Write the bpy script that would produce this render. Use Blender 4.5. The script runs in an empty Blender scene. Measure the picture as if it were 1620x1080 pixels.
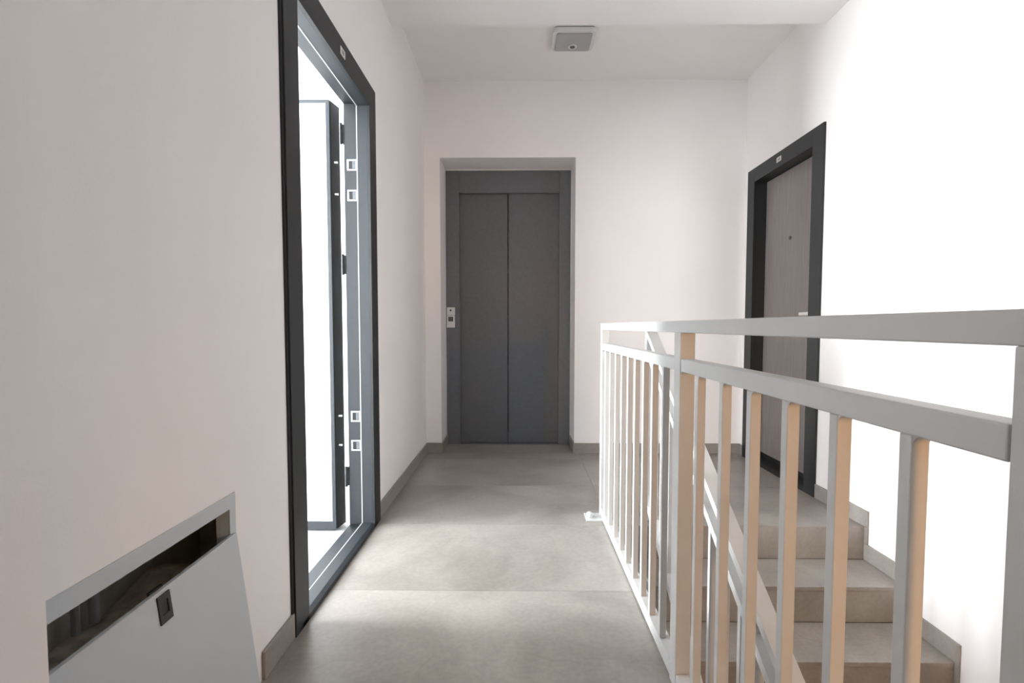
import bpy, bmesh, math, random
from mathutils import Vector, Matrix, noise as mnoise
random.seed(7)
S = bpy.context.scene
COL = S.collection

# ------------------------------------------------------------------ camera, sky, lights, exposure
F_PX, CY, VPX, VPY = 860.0, 561.0, 820.0, 516.0
pitch = math.atan((CY - VPY) / F_PX)
yaw = math.atan((VPX - 810.0) / F_PX * math.cos(pitch))
cam_d = bpy.data.cameras.new('camera')
cam_d.sensor_fit = 'HORIZONTAL'
cam_d.sensor_width = 36.0
cam_d.lens = F_PX / 1620 * 36.0
cam_d.shift_y = (CY - 540.0) / 1620
cam_d.clip_start = 0.02
cam = bpy.data.objects.new('camera', cam_d)
cam.location = (0, 0, 1.0)
cam.rotation_euler = (math.pi / 2 - pitch, 0, yaw)
COL.objects.link(cam)
S.camera = cam

w = bpy.data.worlds.new('world')
S.world = w
w.use_nodes = True
bg = w.node_tree.nodes['Background']
bg.inputs[0].default_value = (0.80, 0.90, 1.0, 1)
bg.inputs[1].default_value = 1.0

def area(name, loc, rot, sx, sy, power, col):
    d = bpy.data.lights.new(name, 'AREA')
    d.shape = 'RECTANGLE'; d.size = sx; d.size_y = sy
    d.energy = power; d.color = col
    o = bpy.data.objects.new(name, d); COL.objects.link(o)
    o.location = loc; o.rotation_euler = rot
    return o
def point(name, loc, power, col, r=0.1):
    d = bpy.data.lights.new(name, 'POINT')
    d.energy = power; d.color = col; d.shadow_soft_size = r
    o = bpy.data.objects.new(name, d); COL.objects.link(o)
    o.location = loc
    return o
# daylight of the flat's unseen window, then fill from an added second one
area('window_daylight', (-4.62, 1.90, 1.30), (0, -math.pi / 2, 0), 2.2, 1.1, 350, (0.93, 0.975, 1.0))
area('side_window_fill', (-4.62, -1.55, 1.30), (0, -math.pi / 2, 0), 2.2, 2.2, 320, (0.93, 0.975, 1.0))
# unseen warm spot, added behind the camera to tint the camera-facing baluster faces
sp = bpy.data.lights.new('warm_fill_spot', 'SPOT')
sp.energy = 54; sp.color = (1.0, 0.52, 0.17); sp.shadow_soft_size = 0.10
sp.spot_size = math.radians(62); sp.spot_blend = 0.7
so = bpy.data.objects.new('warm_fill_spot', sp); COL.objects.link(so)
so.location = (1.0, -1.55, 0.95)
so.rotation_euler = (Vector((0.62, 1.2, 0.45)) - Vector(so.location)).to_track_quat('-Z', 'Y').to_euler()
# weak unseen fill light added behind the camera
point('rear_fill_light', (0.0, -2.2, 2.45), 5, (1.0, 0.96, 0.945), 0.14)

S.view_settings.view_transform = 'Standard'
S.view_settings.look = 'None'
S.view_settings.gamma = 1.0
S.view_settings.use_curve_mapping = False
S.view_settings.exposure = 0.98
S.cycles.max_bounces = 12
S.cycles.diffuse_bounces = 8

# ------------------------------------------------------------------ materials
def nodes_of(m):
    m.use_nodes = True
    nt = m.node_tree
    return nt, nt.nodes['Principled BSDF']

def paint(name, col, rough=0.6, metal=0.0, var=0.03, scale=6.0, bump=0.0, bscale=250.0, spec=0.5):
    m = bpy.data.materials.new(name)
    nt, p = nodes_of(m)
    p.inputs['Roughness'].default_value = rough
    p.inputs['Metallic'].default_value = metal
    p.inputs['Specular IOR Level'].default_value = spec
    geo = nt.nodes.new('ShaderNodeNewGeometry')
    n = nt.nodes.new('ShaderNodeTexNoise')
    n.inputs['Scale'].default_value = scale
    n.inputs['Detail'].default_value = 4
    nt.links.new(geo.outputs['Position'], n.inputs['Vector'])
    r = nt.nodes.new('ShaderNodeValToRGB')
    lo = [max(0, c * (1 - var)) for c in col]; hi = [min(1, c * (1 + var)) for c in col]
    r.color_ramp.elements[0].position = 0.3; r.color_ramp.elements[1].position = 0.7
    r.color_ramp.elements[0].color = (*lo, 1); r.color_ramp.elements[1].color = (*hi, 1)
    nt.links.new(n.outputs['Fac'], r.inputs['Fac'])
    nt.links.new(r.outputs['Color'], p.inputs['Base Color'])
    if bump > 0:
        n2 = nt.nodes.new('ShaderNodeTexNoise')
        n2.inputs['Scale'].default_value = bscale
        n2.inputs['Detail'].default_value = 3
        nt.links.new(geo.outputs['Position'], n2.inputs['Vector'])
        b = nt.nodes.new('ShaderNodeBump')
        b.inputs['Strength'].default_value = bump
        b.inputs['Distance'].default_value = 0.002
        nt.links.new(n2.outputs['Fac'], b.inputs['Height'])
        nt.links.new(b.outputs['Normal'], p.inputs['Normal'])
    return m

def stone(name, dark, light, rough=0.45):
    m = bpy.data.materials.new(name)
    nt, p = nodes_of(m)
    L = nt.links
    geo = nt.nodes.new('ShaderNodeNewGeometry')
    oi = nt.nodes.new('ShaderNodeObjectInfo')
    off = nt.nodes.new('ShaderNodeVectorMath'); off.operation = 'ADD'
    sc = nt.nodes.new('ShaderNodeMath'); sc.operation = 'MULTIPLY'; sc.inputs[1].default_value = 9.0
    L.new(oi.outputs['Random'], sc.inputs[0])
    L.new(geo.outputs['Position'], off.inputs[0]); L.new(sc.outputs[0], off.inputs[1])
    n1 = nt.nodes.new('ShaderNodeTexNoise'); n1.inputs['Scale'].default_value = 2.0
    n1.inputs['Detail'].default_value = 8; n1.inputs['Roughness'].default_value = 0.62
    n1.inputs['Distortion'].default_value = 0.6
    L.new(off.outputs[0], n1.inputs['Vector'])
    r1 = nt.nodes.new('ShaderNodeValToRGB')
    r1.color_ramp.elements[0].position = 0.33; r1.color_ramp.elements[0].color = (*dark, 1)
    r1.color_ramp.elements[1].position = 0.68; r1.color_ramp.elements[1].color = (*light, 1)
    L.new(n1.outputs['Fac'], r1.inputs['Fac'])
    # fine speckle
    n2 = nt.nodes.new('ShaderNodeTexNoise'); n2.inputs['Scale'].default_value = 60
    n2.inputs['Detail'].default_value = 5
    L.new(off.outputs[0], n2.inputs['Vector'])
    r2 = nt.nodes.new('ShaderNodeValToRGB')
    r2.color_ramp.elements[0].position = 0.35; r2.color_ramp.elements[0].color = (0.93, 0.93, 0.93, 1)
    r2.color_ramp.elements[1].position = 0.65; r2.color_ramp.elements[1].color = (1.04, 1.04, 1.04, 1)
    L.new(n2.outputs['Fac'], r2.inputs['Fac'])
    mx = nt.nodes.new('ShaderNodeMix'); mx.data_type = 'RGBA'; mx.blend_type = 'MULTIPLY'
    mx.inputs['Factor'].default_value = 1.0
    L.new(r1.outputs['Color'], mx.inputs['A']); L.new(r2.outputs['Color'], mx.inputs['B'])
    # thin dark veins
    v = nt.nodes.new('ShaderNodeTexNoise'); v.inputs['Scale'].default_value = 1.3
    v.inputs['Detail'].default_value = 3; v.inputs['Distortion'].default_value = 1.2
    L.new(off.outputs[0], v.inputs['Vector'])
    rv = nt.nodes.new('ShaderNodeValToRGB')
    e = rv.color_ramp.elements
    e[0].position = 0.492; e[0].color = (1, 1, 1, 1)
    e[1].position = 0.508; e[1].color = (1, 1, 1, 1)
    k = e.new(0.5); k.color = (0.94, 0.935, 0.93, 1)
    L.new(v.outputs['Fac'], rv.inputs['Fac'])
    mx2 = nt.nodes.new('ShaderNodeMix'); mx2.data_type = 'RGBA'; mx2.blend_type = 'MULTIPLY'
    mx2.inputs['Factor'].default_value = 1.0
    L.new(mx.outputs['Result'], mx2.inputs['A']); L.new(rv.outputs['Color'], mx2.inputs['B'])
    L.new(mx2.outputs['Result'], p.inputs['Base Color'])
    p.inputs['Roughness'].default_value = rough
    b = nt.nodes.new('ShaderNodeBump'); b.inputs['Strength'].default_value = 0.12
    b.inputs['Distance'].default_value = 0.002
    L.new(n2.outputs['Fac'], b.inputs['Height']); L.new(b.outputs['Normal'], p.inputs['Normal'])
    return m

def woodgrain(name, dark, light, rough=0.5):
    m = bpy.data.materials.new(name)
    nt, p = nodes_of(m)
    L = nt.links
    geo = nt.nodes.new('ShaderNodeNewGeometry')
    mp = nt.nodes.new('ShaderNodeMapping'); mp.inputs['Scale'].default_value = (40, 40, 2.2)
    L.new(geo.outputs['Position'], mp.inputs['Vector'])
    n = nt.nodes.new('ShaderNodeTexNoise'); n.inputs['Scale'].default_value = 2.4
    n.inputs['Detail'].default_value = 6; n.inputs['Distortion'].default_value = 0.5
    L.new(mp.outputs[0], n.inputs['Vector'])
    r = nt.nodes.new('ShaderNodeValToRGB')
    r.color_ramp.elements[0].position = 0.3; r.color_ramp.elements[0].color = (*dark, 1)
    r.color_ramp.elements[1].position = 0.7; r.color_ramp.elements[1].color = (*light, 1)
    L.new(n.outputs['Fac'], r.inputs['Fac']); L.new(r.outputs['Color'], p.inputs['Base Color'])
    p.inputs['Roughness'].default_value = rough
    b = nt.nodes.new('ShaderNodeBump'); b.inputs['Strength'].default_value = 0.1
    b.inputs['Distance'].default_value = 0.001
    L.new(n.outputs['Fac'], b.inputs['Height']); L.new(b.outputs['Normal'], p.inputs['Normal'])
    return m

WALL = paint('wall_paint', (0.89, 0.865, 0.857), 0.9, var=0.012, scale=2.5, bump=0.12, bscale=180, spec=0.2)
CEIL = paint('ceiling_paint', (0.89, 0.865, 0.857), 0.9, var=0.01, scale=2.5, bump=0.1, bscale=180, spec=0.2)
FLATW = paint('flat_white_paint', (0.82, 0.82, 0.82), 0.9, var=0.01, spec=0.2)
TILE = stone('floor_stone', (0.262, 0.238, 0.212), (0.39, 0.36, 0.325), 0.36)
SKIRT = stone('skirting_stone', (0.27, 0.25, 0.225), (0.33, 0.305, 0.28), 0.45)
GROUT = paint('grout', (0.50, 0.48, 0.45), 0.9, var=0.1, scale=20)
CONC = paint('concrete', (0.23, 0.22, 0.205), 0.95, var=0.25, scale=9, bump=0.6, bscale=60)
CONCL = paint('concrete_lining', (0.55, 0.54, 0.50), 0.95, var=0.25, scale=9, bump=0.6, bscale=60)
ANTH = paint('anthracite_metal', (0.014, 0.0168, 0.019), 0.5, var=0.08, scale=14, bump=0.1, bscale=400)
BLACK = paint('black_rubber', (0.012, 0.013, 0.014), 0.6, var=0.1)
JAMB = paint('jamb_steel', (0.019, 0.024, 0.030), 0.5, var=0.06, scale=12, bump=0.08, bscale=400)
LIFT = paint('lift_grey_paint', (0.130, 0.139, 0.157), 0.42, var=0.06, scale=40, bump=0.15, bscale=500)
LIFT2 = paint('lift_panel_paint', (0.114, 0.122, 0.137), 0.42, var=0.06, scale=40, bump=0.15, bscale=500)
LEAFW = paint('leaf_white_laminate', (0.80, 0.80, 0.80), 0.5, var=0.01)
LEAFT = woodgrain('leaf_taupe_laminate', (0.235, 0.205, 0.195), (0.30, 0.268, 0.255))
RAIL = paint('railing_grey_paint', (0.60, 0.605, 0.60), 0.42, var=0.03, scale=9, bump=0.08, bscale=300)
HATCH = paint('hatch_grey_paint', (0.52, 0.56, 0.595), 0.5, var=0.02, scale=5, bump=0.06, bscale=300)
STEEL = paint('satin_steel', (0.60, 0.59, 0.57), 0.30, metal=0.9, var=0.05)
PLATE = paint('white_plate', (0.75, 0.75, 0.75), 0.4, var=0.02)
INK = paint('dark_print', (0.10, 0.10, 0.10), 0.6, var=0.02)
LAMPB = paint('lamp_white_plastic', (0.70, 0.70, 0.70), 0.45, var=0.01)
LAMPD = paint('lamp_diffuser', (0.40, 0.40, 0.405), 0.35, var=0.02)
RUB = paint('rubble_sand', (0.74, 0.69, 0.60), 0.95, var=0.3, scale=22, bump=0.8, bscale=90)
PIPE = paint('pipe_grey_plastic', (0.50, 0.51, 0.51), 0.5, var=0.08, scale=10)
APTF = stone('flat_floor_tile', (0.30, 0.305, 0.31), (0.36, 0.365, 0.37), 0.35)
BRASS = paint('keep_steel', (0.80, 0.79, 0.76), 0.35, metal=0.3, var=0.03)

# ------------------------------------------------------------------ helpers
class MB:
    """collects boxes and other shapes in world coordinates; build() links them as ONE mesh object"""
    def __init__(self): self.bm = bmesh.new()
    def box(self, x0, x1, y0, y1, z0, z1, bev=0.0, seg=2):
        if x0 > x1: x0, x1 = x1, x0
        if y0 > y1: y0, y1 = y1, y0
        if z0 > z1: z0, z1 = z1, z0
        t = bmesh.new()
        bmesh.ops.create_cube(t, size=1.0)
        for v in t.verts:
            v.co = ((x0 + x1) / 2 + v.co.x * (x1 - x0), (y0 + y1) / 2 + v.co.y * (y1 - y0), (z0 + z1) / 2 + v.co.z * (z1 - z0))
        if bev > 0:
            bmesh.ops.bevel(t, geom=list(t.edges), offset=bev, segments=seg, affect='EDGES', profile=0.5)
        self._merge(t); return self
    def cyl(self, c, axis, r, h, seg=20, r2=None, bev=0.0):
        t = bmesh.new()
        bmesh.ops.create_cone(t, cap_ends=True, segments=seg, radius1=r, radius2=r if r2 is None else r2, depth=h)
        q = Vector((0, 0, 1)).rotation_difference(Vector(axis))
        bmesh.ops.transform(t, matrix=Matrix.Translation(Vector(c)) @ q.to_matrix().to_4x4(), verts=t.verts)
        self._merge(t); return self
    def sphere(self, c, r, sz=1.0):
        t = bmesh.new()
        bmesh.ops.create_uvsphere(t, u_segments=16, v_segments=10, radius=r)
        for v in t.verts: v.co = Vector(c) + Vector((v.co.x, v.co.y, v.co.z * sz))
        self._merge(t); return self
    def prism(self, pts, axis, a0, a1):
        """extrude a 2-D outline along 'x', 'y' or 'z'"""
        def P(p, a):
            return {'x': (a, p[0], p[1]), 'y': (p[0], a, p[1]), 'z': (p[0], p[1], a)}[axis]
        t = bmesh.new()
        A = [t.verts.new(P(p, a0)) for p in pts]; B = [t.verts.new(P(p, a1)) for p in pts]
        n = len(pts)
        t.faces.new(A); t.faces.new(B[::-1])
        for i in range(n): t.faces.new((A[i], B[i], B[(i + 1) % n], A[(i + 1) % n]))
        bmesh.ops.recalc_face_normals(t, faces=t.faces)
        self._merge(t); return self
    def rot(self, m):
        bmesh.ops.transform(self.bm, matrix=m, verts=self.bm.verts); return self
    def _merge(self, t):
        me = bpy.data.meshes.new('tmp'); t.to_mesh(me); t.free()
        self.bm.from_mesh(me); bpy.data.meshes.remove(me)
    def build(self, name, mat, parent=None, smooth=False):
        vs = [v.co for v in self.bm.verts]
        c = Vector([(min(v[i] for v in vs) + max(v[i] for v in vs)) / 2 for i in range(3)])
        if parent is None: c.z = min(v.z for v in vs)
        for v in self.bm.verts: v.co -= c
        bmesh.ops.recalc_face_normals(self.bm, faces=self.bm.faces)
        me = bpy.data.meshes.new(name)
        self.bm.to_mesh(me); self.bm.free()
        me.materials.append(mat)
        if smooth:
            for p in me.polygons: p.use_smooth = True
        o = bpy.data.objects.new(name, me); COL.objects.link(o)
        if parent is not None:
            o.parent = parent; o.location = c - world(parent)
        else: o.location = c
        return o
def world(o):
    p = Vector(o.location)
    while o.parent: o = o.parent; p += Vector(o.location)
    return p
def B(*a, **k): return MB().box(*a, **k)
def tag(o, label=None, cat=None, group=None, kind=None):
    if label: o['label'] = label
    if cat: o['category'] = cat
    if group: o['group'] = group
    if kind: o['kind'] = kind
    return o
def empty(name, loc, label=None, cat=None, group=None, kind=None):
    o = bpy.data.objects.new(name, None); COL.objects.link(o); o.location = loc
    o.empty_display_size = 0.1
    return tag(o, label, cat, group, kind)
def struct(name, mb, mat, label=None):
    return tag(mb.build(name, mat), label, kind='structure')

XL, XR, YB = -0.725, 1.74, 4.25          # left wall, right wall, back wall planes
ZC, ZD, YD = 2.87, 2.71, 3.19            # ceiling, dropped slab and its edge
YF = -2.6                                 # wall behind the camera
XE = 0.47                                 # edge of the corridor slab at the stairwell
YN, RIS, TRD = 2.69, 0.166, 0.289         # top nosing of the flight, riser, tread
DL = (1.69, 2.76)                         # outer frame of the left doorway
DR = (3.155, 4.175)                       # outer frame of the right door
LX = (-0.605, 0.44)                       # lift recess
YLIFT = 4.57

# ------------------------------------------------------------------ walls, ceiling
XLB = XL - 0.12
m = MB()
m.box(XLB, XL, 0.70, 0.775, -0.2, ZC)
XT = XL - 0.028                                            # thin facing in front of the service shaft
m.box(XLB, XL, 0.775, DL[0] + 0.03, 0.80, ZC)
m.box(XT, XL, 0.775, 1.345, 0.56, 0.80)                   # above the hatch
m.box(XT, XL, 0.775, 1.345, -0.2, 0.02)
m.box(XT, XL, 1.345, 1.66, -0.2, 0.80)
m.box(XLB, XL, 1.66, DL[0] + 0.03, -0.2, 0.80)
m.box(XLB, XL, DL[0] + 0.03, DL[1] - 0.03, 2.13, ZC)
m.box(XLB, XL, DL[1] - 0.03, YB + 0.5, -0.2, ZC)
m.box(XLB, -0.60, YF, 0.666, -0.2, ZC)                   # projecting pier nearest the camera
m.box(XLB, XL, 0.666, 0.70, -0.2, ZC)
struct('wall_left', m, WALL, 'off-white plastered left wall with an open doorway and a low hatch')

m = MB()
m.box(XL, LX[0], YB, YB + 0.5, -0.2, ZC)
m.box(LX[1], XR + 0.15, YB, YB + 0.5, -0.2, ZC)
m.box(LX[0], LX[1], YB, YB + 0.5, 2.295, ZC)
m.box(LX[0], LX[1], YB + 0.45, YB + 0.5, -0.2, 2.295)
struct('wall_back', m, WALL, 'off-white plastered end wall around the recessed lift door')

m = MB()
m.box(XR, XR + 0.15, YF, DR[0] + 0.03, -3.2, ZC)
m.box(XR, XR + 0.15, DR[0] + 0.03, DR[1] - 0.03, 2.13, ZC)
m.box(XR, XR + 0.15, DR[0] + 0.03, DR[1] - 0.03, -0.4, -0.005)
m.box(XR + 0.13, XR + 0.15, DR[0] + 0.03, DR[1] - 0.03, -0.005, 2.13)
m.box(XR, XR + 0.15, DR[1] - 0.03, YB, -0.4, ZC)
m.box(XR, XR + 0.15, DR[0] + 0.03, YB, -3.2, -0.4)
struct('wall_right', m, WALL, 'bright white plastered right wall beside the descending stairs')
struct('wall_front', B(XLB, XR + 0.15, YF - 0.15, YF, -3.2, ZC), WALL)

m = MB()
m.box(XLB, XR + 0.15, YD, YB + 0.5, ZC, ZC + 0.15)
m.box(XLB, XR + 0.15, YF - 0.15, YD, ZD, ZC + 0.15)
struct('ceiling', m, CEIL, 'off-white ceiling that steps down nearer the camera')

# ------------------------------------------------------------------ floor with its stone tiles
TH = 0.003
m = MB()
m.box(XL, XE - 0.004, YF, YB, -0.22, -TH)
m.box(XE - 0.004, XR, YN + 0.016, YB, -0.22, -TH)
m.box(LX[0], LX[1], YB, YB + 0.45, -0.22, -TH)
floor = struct('floor', m, GROUT, 'grey-brown stone tiled corridor and landing floor')
rows = [YB, 4.05, 3.37, YN, 2.01, 1.33, 0.65, -0.03, -0.71, -1.39, -2.07, YF]
G = 0.0006
def tile(x0, x1, y0, y1):
    B(x0 + G, x1 - G, y0 + G, y1 - G, -TH, 0.0, bev=0.0008, seg=1).build('tile', TILE, floor)
for k in range(len(rows) - 1):
    tile(XL + 0.001, XE, rows[k + 1], rows[k])
    if rows[k + 1] >= YN - 0.01:
        tile(XE, XR - 0.001, rows[k + 1], rows[k])
tile(LX[0] + 0.001, LX[1] - 0.001, YB, YLIFT)

# ------------------------------------------------------------------ stairs
XS0 = 0.60
pts = [(YN + 0.3, -0.23), (YN + 0.02, -0.23)]
stairs = empty('stairs', (1.17, YN, 0), 'grey stone stair flight descending towards the camera on the right', 'stairs', kind='structure')
N = 9
prof = [(YN + 0.016, -0.0035)]
for i in range(1, N + 1):
    y = YN - (i - 1) * TRD
    prof += [(y + 0.0125, -0.0035 if i == 1 else -(i - 1) * RIS - 0.0205), (y + 0.0125, -i * RIS - 0.0205)]
yend = YN - N * TRD
prof += [(yend, -N * RIS - 0.02), (yend, -N * RIS - 0.22), (YN + 0.016, -0.35)]
MB().prism(prof, 'x', XS0 + 0.005, XR).build('flight_slab', CONC, stairs)
for i in range(1, N + 1):
    y = YN - (i - 1) * TRD
    B(XS0, XR - 0.001, y, y + 0.012, -i * RIS + 0.0005, -(i - 1) * RIS - (0.0035 if i == 1 else 0.0205), bev=0.001, seg=1).build('riser', TILE, stairs)
    B(XS0, XR - 0.001, y - TRD - 0.004, y - 0.0005, -i * RIS - 0.02, -i * RIS, bev=0.002, seg=1).build('tread', TILE, stairs)
struct('trim_1', B(XE - 0.004, XE, YF, YN + 0.02, -0.22, -0.0035), WALL)      # plastered edge of the corridor slab
hl = struct('landing', B(XE, XR, YF, yend - 0.001, -N * RIS - 0.2, -N * RIS), CONC)
hl['label'] = 'half landing below the stair flight'
struct('wall_stairwell', B(XE - 0.1, XE - 0.004, YF, YN + 0.02, -3.2, -0.22), WALL)

# ------------------------------------------------------------------ skirtings (stone pieces)
SH, ST = 0.082, 0.010
def skirting(name, label): return empty(name, (0, 0, 0), label, kind='structure')
def run_y(par, x0, x1, y0, y1, z0=0.0, z1=SH, L=0.6):
    n = max(1, round((y1 - y0) / L)); d = (y1 - y0) / n
    for i in range(n):
        B(x0, x1, y0 + i * d + 0.0007, y0 + (i + 1) * d - 0.0007, z0, z1, bev=0.0015, seg=1).build('tile', SKIRT, par)
def run_x(par, y0, y1, x0, x1, L=0.6):
    n = max(1, round((x1 - x0) / L)); d = (x1 - x0) / n
    for i in range(n):
        B(x0 + i * d + 0.0007, x0 + (i + 1) * d - 0.0007, y0, y1, 0.0, SH, bev=0.0015, seg=1).build('tile', SKIRT, par)
s = skirting('baseboard_left', 'low grey stone skirting along the left wall')
run_y(s, XL, XL + ST, 1.48, DL[0] - 0.002); run_y(s, XL, XL + ST, DL[1] + 0.002, YB - ST)
s = skirting('baseboard_back', 'low grey stone skirting either side of the lift')
run_x(s, YB - ST, YB, XL, LX[0] - 0.0); run_x(s, YB - ST, YB, LX[1], XR, L=0.65)
run_y(s, LX[0], LX[0] + ST, YB - ST, YLIFT); run_y(s, LX[1] - ST, LX[1], YB - ST, YLIFT)
s = skirting('baseboard_right', 'grey stone skirting stepping down the right wall')
run_y(s, XR - ST, XR, YN - 0.022, DR[0] - 0.002); run_y(s, XR - ST, XR, DR[1] + 0.001, YB - ST)
for i in range(1, N + 1):
    y = YN - (i - 1) * TRD
    B(XR - ST, XR, y - 0.022, y + 0.06, -i * RIS + SH + 0.0007, -(i - 1) * RIS - 0.0007 , bev=0.0015, seg=1).build('tile', SKIRT, s)
    B(XR - ST, XR, y - TRD - 0.022, y, -i * RIS + 0.0005, -i * RIS + SH, bev=0.0015, seg=1).build('tile', SKIRT, s)

# ------------------------------------------------------------------ the flat behind the open doorway
XA, YA0, YA1, ZA = -4.4, -2.72, 3.62, 2.58
m = MB()
m.box(XA - 0.2, XLB, YA1, YA1 + 0.1, -0.2, ZC)
m.box(XA - 0.2, XLB, YA0 - 0.1, YA0, -0.2, ZC)
m.box(XA - 0.2, XA, YA0, -2.65, -0.2, ZC)
m.box(XA - 0.2, XA, -0.45, 1.3, -0.2, ZC)
m.box(XA - 0.2, XA, -2.65, -0.45, 2.4, ZC)
m.box(XA - 0.2, XA, -2.65, -0.45, -0.2, 0.15)
m.box(XLB - 0.02, XLB, YA0, -2.6, -0.2, ZC)
m.box(XA - 0.2, XA, 2.5, YA1, -0.2, ZC)
m.box(XA - 0.2, XA, 1.3, 2.5, 2.4, ZC)
m.box(XA - 0.2, XA, 1.3, 2.5, -0.2, 0.15)
struct('wall_flat', m, FLATW, 'white walls of the bright flat seen through the open doorway')
struct('ceiling_flat', B(XA - 0.2, XLB, YA0, YA1, ZA, ZA + 0.1), FLATW)
ff = struct('floor_flat', B(XA - 0.2, XLB, YA0, YA1, -0.2, -0.010), GROUT, 'pale grey tiled floor inside the open doorway')
yy = [YA0, -2.28, -1.68, -1.08, -0.48, 0.12, 0.72, 1.32, 1.92, 2.52, 3.12, YA1]; xx = [XLB, -1.445, -2.045, -2.645, -3.245, -3.845, XA]
for i in range(len(xx) - 1):
    for j in range(len(yy) - 1):
        B(xx[i + 1] + G, xx[i] - G, yy[j] + G, yy[j + 1] - G, -0.010, -0.002).build('tile', APTF, ff)
wn = empty('window_1', (XA, 1.85, 0.15), 'balcony window inside the flat', kind='structure')
m = MB()
for (a, b_, c, d) in ((1.3, 1.35, 0.15, 2.4), (2.45, 2.5, 0.15, 2.4), (1.35, 2.45, 0.15, 0.20), (1.35, 2.45, 2.35, 2.4)):
    m.box(XA - 0.12, XA - 0.06, a, b_, c, d)
m.build('window_frame', PLATE, wn)
wn = empty('fill_window', (XA, -1.55, 0.15), 'added second window inside the flat, for extra fill light', kind='structure')  # frame of the added window that brings in extra fill
m = MB()
for (a, b_, c, d) in ((-2.65, -2.59, 0.15, 2.4), (-0.51, -0.45, 0.15, 2.4), (-1.58, -1.52, 0.21, 2.34), (-2.59, -0.51, 0.15, 0.21), (-2.59, -0.51, 2.34, 2.4)):
    m.box(XA - 0.12, XA - 0.06, a, b_, c, d)
m.build('window_frame', PLATE, wn)

# ------------------------------------------------------------------ left doorway: steel frame and open leaf
d1 = empty('door_1', (XL, 2.2, 0), 'open apartment doorway in a dark anthracite steel frame with white leaf swung inward', 'door', kind='structure')
AW = 0.11
xo = XL + 0.013
yi0, yi1, zi = DL[0] + AW, DL[1] - AW, 2.055
m = MB()                                              # architrave, front plate
m.box(XL - 0.002, xo, DL[0], yi0, 0, 2.16, bev=0.0015)
m.box(XL - 0.002, xo, yi1, DL[1], 0, 2.16, bev=0.0015)
m.box(XL - 0.002, xo, yi0, yi1, zi, 2.16, bev=0.0015)
m.build('architrave', ANTH, d1)
B(XL, XL + 0.007, DL[0] - 0.010, DL[0] - 0.0005, 0.0, 2.16).build('shadow_strip', BLACK, d1)  # solid black strip painting the shadow beside the near frame edge
XST, XJ = -0.775, -0.842
m = MB()                                              # jambs with rebate
m.box(XST, XL - 0.002, yi0 - 0.06, yi0, 0.012, zi + 0.05); m.box(XJ, XST, yi0 - 0.06, yi0 - 0.013, 0.012, zi + 0.05)
m.box(XST, XL - 0.002, yi1, yi1 + 0.06, 0.012, zi + 0.05); m.box(XJ, XST, yi1 + 0.013, yi1 + 0.06, 0.012, zi + 0.05)
m.box(XST, XL - 0.002, yi0, yi1, zi, zi + 0.05); m.box(XJ, XST, yi0 - 0.013, yi1 + 0.013, zi + 0.013, zi + 0.05)
m.build('jamb', JAMB, d1)
m = MB()                                              # pale gasket in the rebate
m.box(XST - 0.003, XST + 0.0015, yi1 - 0.0015, yi1 + 0.013, 0.02, zi + 0.012)
m.box(XST - 0.003, XST + 0.0015, yi0 - 0.013, yi0 + 0.0015, 0.02, zi + 0.012)
m.box(XST - 0.003, XST + 0.0015, yi0, yi1, zi - 0.0015, zi + 0.013)
m.box(XST - 0.003, XST + 0.0005, yi0 - 0.012, yi1 + 0.012, 0.010, 0.0245)
m.build('gasket', PIPE, d1)
m = MB()                                              # threshold
m.prism([(xo, 0.0), (xo, 0.018), (XL - 0.004, 0.024), (XST, 0.024), (XST, 0.010), (XJ, 0.010), (XJ, -0.01), (XL, -0.01)], 'y', yi0 - 0.06, yi1 + 0.06)
m.build('threshold', JAMB, d1)
for z in (1.778, 1.633, 0.555, 0.41):                 # bolt keeps in the hinge jamb
    k = MB()
    ky = yi1 + 0.013
    x0, x1 = -0.828, -0.779
    k.box(x0, x0 + 0.007, ky - 0.0025, ky, z - 0.0265, z + 0.0265); k.box(x1 - 0.007, x1, ky - 0.0025, ky, z - 0.0265, z + 0.0265)
    k.box(x0 + 0.007, x1 - 0.007, ky - 0.0025, ky, z + 0.020, z + 0.0265); k.box(x0 + 0.007, x1 - 0.007, ky - 0.0025, ky, z - 0.0265, z - 0.020)
    ko = k.build('bolt_keep', BRASS, d1)
    h = MB().box(x0 + 0.0065, x1 - 0.0065, ky - 0.0012, ky - 0.0002, z - 0.0205, z + 0.0205).build('keep_hole', BLACK, ko)
    q = MB().box(-0.803, -0.7865, ky - 0.002, ky - 0.001, z - 0.017, z + 0.017)
    q.build('keep_tongue', LIFT, ko)
    MB().cyl((-0.795, ky - 0.0022, z + 0.006), (0, 1, 0), 0.0032, 0.001, 10).build('keep_screw', INK, ko)
for z in (1.925, 1.30, 0.255):                          # hinges
    hm = MB().cyl((-0.853, yi1 + 0.006, z), (0, 0, 1), 0.006, 0.10, 14)
    hm.box(-0.850, -0.842, yi1 + 0.008, yi1 + 0.03, z - 0.045, z + 0.045)
    hm.build('hinge', BLACK, d1)
# number plate on the head
pm = B(xo, xo + 0.002, 2.224, 2.281, 2.09, 2.12).build('number_plate', PLATE, d1)
mk = MB()
mk.box(xo + 0.002, xo + 0.0025, 2.240, 2.246, 2.097, 2.113)
for a in ((2.252, 2.266, 2.110, 2.113), (2.252, 2.266, 2.1035, 2.1065), (2.252, 2.266, 2.097, 2.100), (2.252, 2.255, 2.097, 2.113), (2.263, 2.266, 2.097, 2.113)):
    mk.box(xo + 0.002, xo + 0.0025, *a)
mk.build('plate_marks', INK, pm)
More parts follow.
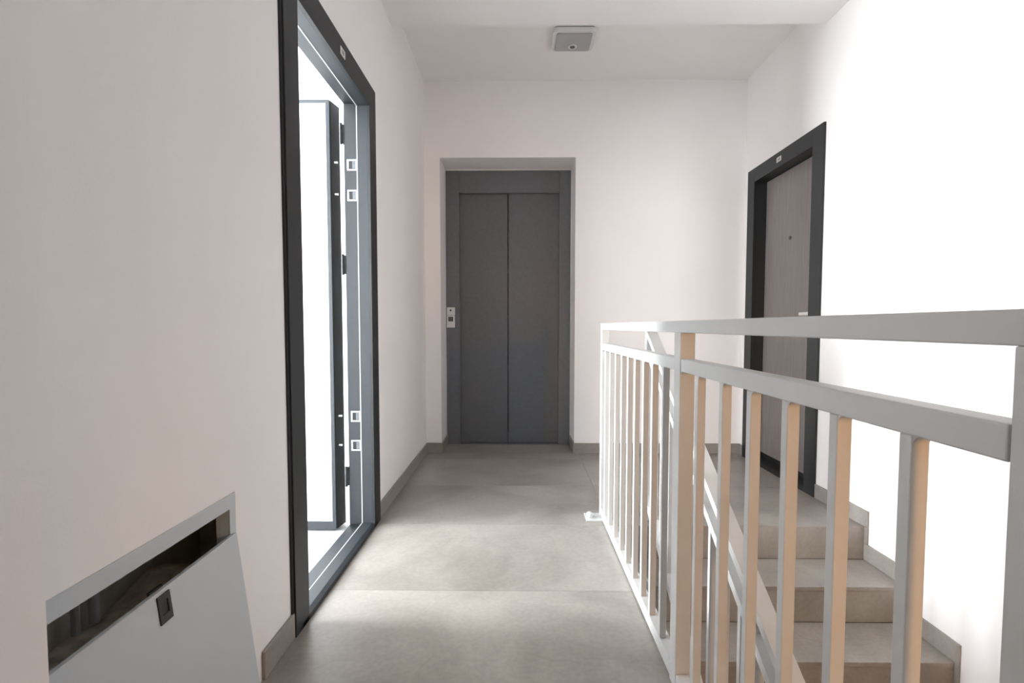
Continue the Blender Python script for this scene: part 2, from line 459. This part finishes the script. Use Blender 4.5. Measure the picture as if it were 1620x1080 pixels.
# leaf, swung open into the flat
lx1, lx0, ly0, ly1, lz0, lz1 = -0.892, -1.80, 2.606, 2.690, 0.006, 2.066
lf = MB().prism([(lx0, ly0 + 0.004), (lx1 - 0.001, ly0 + 0.004), (lx1 - 0.001, ly1), (lx0, ly1)], 'z', lz0, lz1).build('leaf', ANTH, d1)
MB().prism([(lx1 - 0.0005, ly0 + 0.006), (lx1 + 0.003, ly0 + 0.010), (lx1 + 0.017, ly1 + 0.012), (lx1 - 0.0005, ly1 + 0.012)], 'z', lz0 + 0.002, lz1 - 0.002).build('leaf_edge', BLACK, lf)
fm = MB()
fm.box(lx1 - 0.017, lx1, ly0, ly0 + 0.006, lz0, lz1); fm.box(lx0, lx0 + 0.017, ly0, ly0 + 0.006, lz0, lz1)
fm.box(lx0 + 0.017, lx1 - 0.017, ly0, ly0 + 0.006, lz1 - 0.016, lz1); fm.box(lx0 + 0.017, lx1 - 0.017, ly0, ly0 + 0.006, lz0, lz0 + 0.04)
fm.build('leaf_edging', JAMB, lf)
B(lx0 + 0.018, lx1 - 0.018, ly0 + 0.001, ly0 + 0.006, lz0 + 0.041, lz1 - 0.017).build('leaf_panel', LEAFW, lf)
for z in (1.785, 1.635, 0.56, 0.415):
    MB().cyl((lx1 + 0.014, 2.648, z), (1, 0, 0), 0.006, 0.020, 14).build('dog_bolt', STEEL, lf)

# ------------------------------------------------------------------ right door (closed)
d2 = empty('door_2', (XR, 3.66, 0), 'closed apartment door with taupe wood-grain leaf and dark anthracite frame on the right wall', 'door', kind='structure')
xo = XR - 0.013
yi0, yi1, zi = DR[0] + 0.118, DR[1] - 0.115, 2.055
m = MB()
m.box(xo, XR + 0.002, DR[0], yi0, 0, 2.155, bev=0.0015)
m.box(xo, XR + 0.002, yi1, DR[1], 0, 2.155, bev=0.0015)
m.box(xo, XR + 0.002, yi0, yi1, zi, 2.155, bev=0.0015)
m.build('architrave', ANTH, d2)
m = MB()
m.box(XR + 0.002, XR + 0.125, yi0 - 0.05, yi0, 0.0, zi + 0.05); m.box(XR + 0.002, XR + 0.125, yi1, yi1 + 0.05, 0.0, zi + 0.05)
m.box(XR + 0.002, XR + 0.125, yi0, yi1, zi, zi + 0.05)
m.build('jamb', ANTH, d2)
m = MB()
m.prism([(xo, 0.0), (xo, 0.016), (XR + 0.006, 0.022), (XR + 0.125, 0.022), (XR + 0.125, 0.0)], 'y', yi0, yi1)
m.build('threshold', ANTH, d2)
lfx = XR + 0.078
lf = B(lfx, lfx + 0.04, yi0 + 0.003, yi1 - 0.003, 0.062, zi - 0.004, bev=0.002).build('leaf', LEAFT, d2)
B(lfx + 0.004, lfx + 0.03, yi0 + 0.003, yi1 - 0.003, 0.024, 0.061).build('drop_seal', BLACK, lf)
hd = MB()
hd.cyl((lfx - 0.004, 3.335, 1.078), (1, 0, 0), 0.022, 0.008, 24)
hd.cyl((lfx - 0.026, 3.335, 1.078), (1, 0, 0), 0.008, 0.044, 14)
hd.box(lfx - 0.054, lfx - 0.042, 3.325, 3.455, 1.068, 1.088, bev=0.004)
hd.build('lever_handle', BRASS, lf)
kc = MB().cyl((lfx - 0.004, 3.335, 0.98), (1, 0, 0), 0.022, 0.008, 24).build('lock_escutcheon', BRASS, lf)
MB().cyl((lfx - 0.003, 3.69, 1.59), (1, 0, 0), 0.012, 0.008, 18).build('peephole', INK, lf)
pm = B(xo - 0.002, xo, 3.655, 3.716, 2.09, 2.121).build('number_plate', PLATE, d2)
mk = MB()
mk.box(xo - 0.0025, xo - 0.002, 3.694, 3.700, 2.097, 2.114)
for a in ((3.668, 3.684, 2.111, 2.114), (3.668, 3.684, 2.104, 2.107), (3.668, 3.684, 2.097, 2.100), (3.668, 3.671, 2.097, 2.114), (3.681, 3.684, 2.097, 2.114)):
    mk.box(xo - 0.0025, xo - 0.002, *a)
mk.build('plate_marks', INK, pm)

# ------------------------------------------------------------------ lift door at the end of the corridor
d3 = empty('door_3', (-0.08, YLIFT, 0), 'grey two-panel lift door recessed in the end wall', 'door', kind='structure')
ox0, ox1, oz = -0.494, 0.340, 2.105
y0, y1 = YLIFT, YLIFT + 0.075
B(LX[0] + 0.002, ox0, y0, y1, 0.0, 2.287, bev=0.0015).build('frame_upright', LIFT, d3)
B(ox1, LX[1] - 0.006, y0, y1, 0.0, 2.287, bev=0.0015).build('frame_upright', LIFT, d3)
B(ox0 + 0.0015, ox1 - 0.0015, y0 + 0.001, y1, oz, 2.287, bev=0.0015).build('frame_head', LIFT, d3)
B(-0.083, ox1 + 0.02, YLIFT + 0.038, YLIFT + 0.060, 0.008, oz + 0.02, bev=0.002).build('door_panel', LIFT2, d3)
B(ox0 - 0.02, -0.0905, YLIFT + 0.050, YLIFT + 0.072, 0.008, oz + 0.02, bev=0.002).build('door_panel', LIFT2, d3)
B(ox0 + 0.001, ox1 - 0.001, YLIFT + 0.002, YLIFT + 0.110, -0.008, 0.006).build('sill', LIFT2, d3)
m = MB()
m.box(LX[0], LX[1], YLIFT - 0.004, YLIFT + 0.03, 2.287, 2.295); m.box(LX[1] - 0.006, LX[1], YLIFT - 0.004, YLIFT + 0.03, SH, 2.287)
m.build('sealant', PLATE, d3)
cp = empty('call_panel', (-0.565, YLIFT, 0.989), 'small pale grey lift call panel on the left of the lift frame', 'panel')
B(-0.599, -0.531, YLIFT - 0.010, YLIFT, 1.094, 1.159, bev=0.002).build('key_plate', PIPE if False else LAMPB, cp)
MB().cyl((-0.567, YLIFT - 0.011, 1.134), (0, 1, 0), 0.009, 0.004, 18).build('key_switch', INK, cp)
B(-0.599, -0.532, YLIFT - 0.010, YLIFT, 0.989, 1.092, bev=0.002).build('button_plate', LAMPB, cp)
B(-0.587, -0.546, YLIFT - 0.0125, YLIFT - 0.009, 1.041, 1.080, bev=0.002).build('call_button', INK, cp)
cp.children[2]['label'] = 'lower plate with dark square button'

# ------------------------------------------------------------------ ceiling lamp (off)
cl = empty('ceiling_lamp', (0.354, 3.615, ZC), 'square white ceiling lamp with a grey diffuser, switched off', 'lamp')
def rsq(cx, cy, hx, hy, r, n=6):
    out = []
    for (sx, sy, a0) in ((1, 1, 0), (-1, 1, 90), (-1, -1, 180), (1, -1, 270)):
        for i in range(n + 1):
            a = math.radians(a0 + 90 * i / n)
            out.append((cx + sx * (hx - r) + r * math.cos(a), cy + sy * (hy - r) + r * math.sin(a)))
    return out
MB().prism(rsq(0.354, 3.615, 0.127, 0.117, 0.02), 'z', ZC - 0.008, ZC).build('back_plate', INK, cl)  # plate coloured dark to draw the shadow gap below the ceiling
m = MB().prism(rsq(0.354, 3.615, 0.135, 0.124, 0.03), 'z', ZC - 0.034, ZC - 0.008)
m.build('housing', LAMPB, cl)
MB().prism(rsq(0.354, 3.621, 0.113, 0.108, 0.016), 'z', ZC - 0.040, ZC - 0.034).build('diffuser', LAMPD, cl)
m = MB().cyl((0.353, 3.665, ZC - 0.042), (0, 0, 1), 0.030, 0.006, 28)
m.build('sensor_ring', LAMPB, cl)
MB().cyl((0.353, 3.665, ZC - 0.0455), (0, 0, 1), 0.017, 0.003, 20).build('motion_sensor', INK, cl)

# ------------------------------------------------------------------ landing railing
rl = empty('railing', (0.45, 1.1, 0), 'light grey steel railing with square balusters along the corridor edge', 'railing')
RX = 0.430
B(RX, RX + 0.035, -0.60, 2.85, 0.983, 1.015, bev=0.002).build('handrail', RAIL, rl)
posts = [(2.80, 2.85), (1.447, 1.503), (0.420, 0.476), (-0.60, -0.545)]
for a, b_ in posts:
    B(RX, RX + 0.040, a, b_, 0.0 if a > 2.7 else 0.001, 0.983, bev=0.002).build('post', RAIL, rl)
def weld_pts(c0, c1, sy, sz, r=0.010, n=5):
    pts = [(c0, c1)]
    for i in range(n + 1):
        a = math.pi / 2 * i / n
        pts.append((c0 + sy * (r - r * math.sin(a)), c1 + sz * (r - r * math.cos(a))))
    return pts
bays = [(1.503, 2.80, [2.713, 2.579, 2.434, 2.288, 2.159, 2.030, 1.893, 1.768, 1.638]),
        (0.476, 1.447, [1.328, 1.169, 1.029, 0.8915, 0.755, 0.616]),
        (-0.545, 0.420, [0.285, 0.145, 0.005, -0.135, -0.275, -0.415])]
bal0 = None
for a, b_, ys in bays:
    B(RX + 0.001, RX + 0.036, a + 0.003, b_ - 0.003, 0.880, 0.914, bev=0.002).build('mid_rail', RAIL, rl)
    B(RX + 0.001, RX + 0.036, a + 0.003, b_ - 0.003, 0.008, 0.050, bev=0.002).build('bottom_rail', RAIL, rl)
    for yf in ys:
        if bal0 is None:
            bal0 = B(RX + 0.002, RX + 0.022, yf - 0.020, yf, 0.050, 0.880, bev=0.0015).build('baluster', RAIL, rl)
            b0 = yf
        else:
            o = bal0.copy(); COL.objects.link(o); o.parent = rl
            o.location = bal0.location + Vector((0, yf - b0, 0))
w0 = None
for a, b_, ys in bays[:2]:                             # rounded weld corners under the mid rail
    for yf in [b_ + 0.017] + ys:
        if w0 is None:
            w0 = MB().prism(weld_pts(yf - 0.020, 0.880, -1, -1), 'x', RX + 0.003, RX + 0.021).build('weld_fillet', RAIL, rl); wy = yf
        else:
            o = w0.copy(); COL.objects.link(o); o.parent = rl
            o.location = w0.location + Vector((0, yf - wy, 0))
tag(B(0.350, RX + 0.040, 2.745, 2.85, 0.0, 0.010, bev=0.002).build('foot_plate', RAIL, rl))
MB().cyl((0.370, 2.775, 0.014), (0, 0, 1), 0.016, 0.010, 6).sphere((0.370, 2.775, 0.024), 0.019, 1.0).build('cap_bolt', RAIL, rl, smooth=True)

# ------------------------------------------------------------------ sloping railing of the flight below
sr = empty('stair_railing', (0.675, 2.7, 0), 'light grey sloping stair railing going down the flight behind the corridor railing', 'railing')
SL = RIS / TRD
def sloped(x0, x1, ya, yb, ztop_at2, h):
    f = lambda y: ztop_at2 + SL * (y - 2.0)
    return MB().prism([(ya, f(ya)), (yb, f(yb)), (yb, f(yb) - h), (ya, f(ya) - h)], 'x', x0, x1)
YT, YBm = 2.80, 0.15
sloped(0.650, 0.700, YBm, YT, 0.542, 0.032).build('handrail', RAIL, sr)
sloped(0.652, 0.687, YBm, YT, 0.442, 0.034).build('mid_rail', RAIL, sr)
sloped(0.652, 0.687, YBm, YT, -0.300, 0.042).build('bottom_rail', RAIL, sr)
for yp in (2.78, 1.50, 0.18):
    zt = 0.51 + SL * (yp - 2.0)
    B(0.650, 0.690, yp - 0.02, yp + 0.02, 0.001 if yp > YN else SL * (yp - YN) - 0.10, zt, bev=0.002).build('post', RAIL, sr)
y = 2.63
while y > 0.25:
    if abs(y - 1.50) > 0.05 and abs(y - 0.18) > 0.05:
        zt = 0.442 - 0.033 + SL * (y - 2.0); zb = -0.300 + SL * (y - 2.0)
        B(0.660, 0.680, y - 0.01, y + 0.01, zb - 0.004, zt + 0.004).build('baluster', RAIL, sr)
    y -= 0.13

# ------------------------------------------------------------------ service hatch low on the left wall
hx = XL
ht = empty('access_hatch', (hx, 1.06, 0.02), 'grey framed service hatch opening low in the left wall, its cover off', 'hatch')
hy0, hy1, hz0, hz1, fw = 0.748, 1.358, 0.0, 0.579, 0.028
m = MB()
m.box(hx, hx + 0.003, hy0, hy0 + fw, hz0, hz1); m.box(hx, hx + 0.003, hy1 - fw, hy1, hz0, hz1)
m.box(hx, hx + 0.003, hy0 + fw, hy1 - fw, hz1 - 0.036, hz1); m.box(hx, hx + 0.003, hy0 + fw, hy1 - fw, hz0, hz0 + fw)
m.build('hatch_frame', HATCH, ht)
m = MB()
m.box(hx - 0.032, hx + 0.001, hy1 - fw, hy1 - fw + 0.004, hz0 + fw, hz1 - 0.036); m.box(hx - 0.032, hx + 0.001, hy0 + fw - 0.004, hy0 + fw, hz0 + fw, hz1 - 0.036)
m.box(hx - 0.032, hx + 0.001, hy0 + fw, hy1 - fw, hz1 - 0.036, hz1 - 0.032)
m.build('frame_return', HATCH, ht)
m = MB()                                               # rough concrete lining of the shaft
SB, SY0, SY1 = -0.985, 0.775, 1.64
m.box(SB - 0.04, SB, SY0 - 0.02, SY1 + 0.02, -0.1, 0.80); m.box(SB, XLB - 0.001, SY0 - 0.02, SY0, -0.1, 0.80); m.box(SB, XT - 0.001, SY1, SY1 + 0.019, -0.1, 0.80)
m.box(SB, XT - 0.001, SY0, SY1, 0.74, 0.798); m.box(SB, XT - 0.001, SY0, SY1, -0.1, 0.0)
m.build('shaft_lining', CONCL, ht)
# heap of rubble in the shaft
bm = bmesh.new()
nx, ny = 18, 60
grid = []
for i in range(nx + 1):
    row = []
    for j in range(ny + 1):
        x = SB + 0.002 + (-0.768 - SB) * i / nx
        yv = SY0 + 0.002 + (SY1 - SY0 - 0.004) * j / ny
        z = 0.318 + 0.040 * math.exp(-((yv - 1.40) / 0.07) ** 2) - 0.10 * min(1, max(0, yv - 1.45) / 0.1)
        z += 0.014 * mnoise.noise(Vector((x * 8, yv * 8, 3))) + 0.008 * mnoise.noise(Vector((x * 30, yv * 30, 1)))
        row.append(bm.verts.new((x, yv, z)))
    grid.append(row)
for i in range(nx):
    for j in range(ny):
        bm.faces.new((grid[i][j], grid[i + 1][j], grid[i + 1][j + 1], grid[i][j + 1]))
low = {}
def edge_down(seq):
    for a, b_ in zip(seq, seq[1:]):
        la = low.setdefault(a, None) or bm.verts.new((a.co.x, a.co.y, 0.001)); low[a] = la
        lb = low.setdefault(b_, None) or bm.verts.new((b_.co.x, b_.co.y, 0.001)); low[b_] = lb
        bm.faces.new((a, b_, lb, la))
edge_down([r[0] for r in grid]); edge_down([r[-1] for r in grid]); edge_down(grid[0]); edge_down(grid[-1])
r = MB(); r.bm.free(); r.bm = bm
tag(r.build('rubble', RUB), 'heap of sandy rubble inside the low wall hatch', 'rubble', kind='stuff')
for px, py, pr, lab in ((-0.955, 1.130, 0.009, 'left one of two grey pipes rising inside the wall hatch'),
                        (-0.955, 1.182, 0.011, 'right one of two grey pipes rising inside the wall hatch')):
    p = empty('pipe', (px, py, 0.335), lab, 'pipe', 'grey pipes inside the wall hatch')
    MB().cyl((px, py, 0.536), (0, 0, 1), pr, 0.402, 16).build('tube', PIPE, p)
    MB().cyl((px, py, 0.70), (0, 0, 1), pr + 0.003, 0.03, 16).build('coupling', PIPE, p)
vb = tag(MB().cyl((-0.90, 1.56, 0.527), (1, 0, 0), 0.022, 0.17, 16).cyl((-0.86, 1.56, 0.527), (1, 0, 0), 0.030, 0.03, 16).build('valve', BLACK),
         'black pipe fitting in the right end of the wall hatch', 'pipe fitting')
# the loose cover, leaning against the opening
W_, H_, T_ = 0.585, 0.475, 0.012
cv = empty('hatch_cover', (-0.652, 1.05, 0.006), 'loose grey metal hatch cover leaning against the left wall', 'cover')
lean = math.atan2(0.056, 0.475)
R = Matrix.Translation(Vector((-0.652, 1.05, 0.006))) @ Matrix.Rotation(-lean, 4, 'Y') @ Matrix.Rotation(math.radians(0.9), 4, 'X')
def cvb(mb, name, mat):
    mb.rot(R); return mb.build(name, mat, cv)
cvb(B(-T_, 0, -W_ / 2, W_ / 2, 0, H_, bev=0.0015), 'plate', HATCH)
yc, zc_ = 0.002, H_ - 0.036
m = MB()
m.box(-0.001, 0.003, yc - 0.0185, yc - 0.010, zc_ - 0.028, zc_ + 0.028); m.box(-0.001, 0.003, yc + 0.010, yc + 0.0185, zc_ - 0.028, zc_ + 0.028)
m.box(-0.001, 0.003, yc - 0.010, yc + 0.010, zc_ + 0.015, zc_ + 0.028); m.box(-0.001, 0.003, yc - 0.010, yc + 0.010, zc_ - 0.028, zc_ - 0.012)
lk = cvb(m, 'latch', ANTH); lk['label'] = 'black latch with finger recess'
cvb(B(-0.001, 0.0008, yc - 0.010, yc + 0.010, zc_ - 0.012, zc_ + 0.015), 'latch_recess', BLACK)
cvb(B(-T_ - 0.004, -T_ + 0.002, yc - 0.020, yc + 0.020, H_ - 0.02, H_ + 0.004), 'latch_tongue', BLACK)
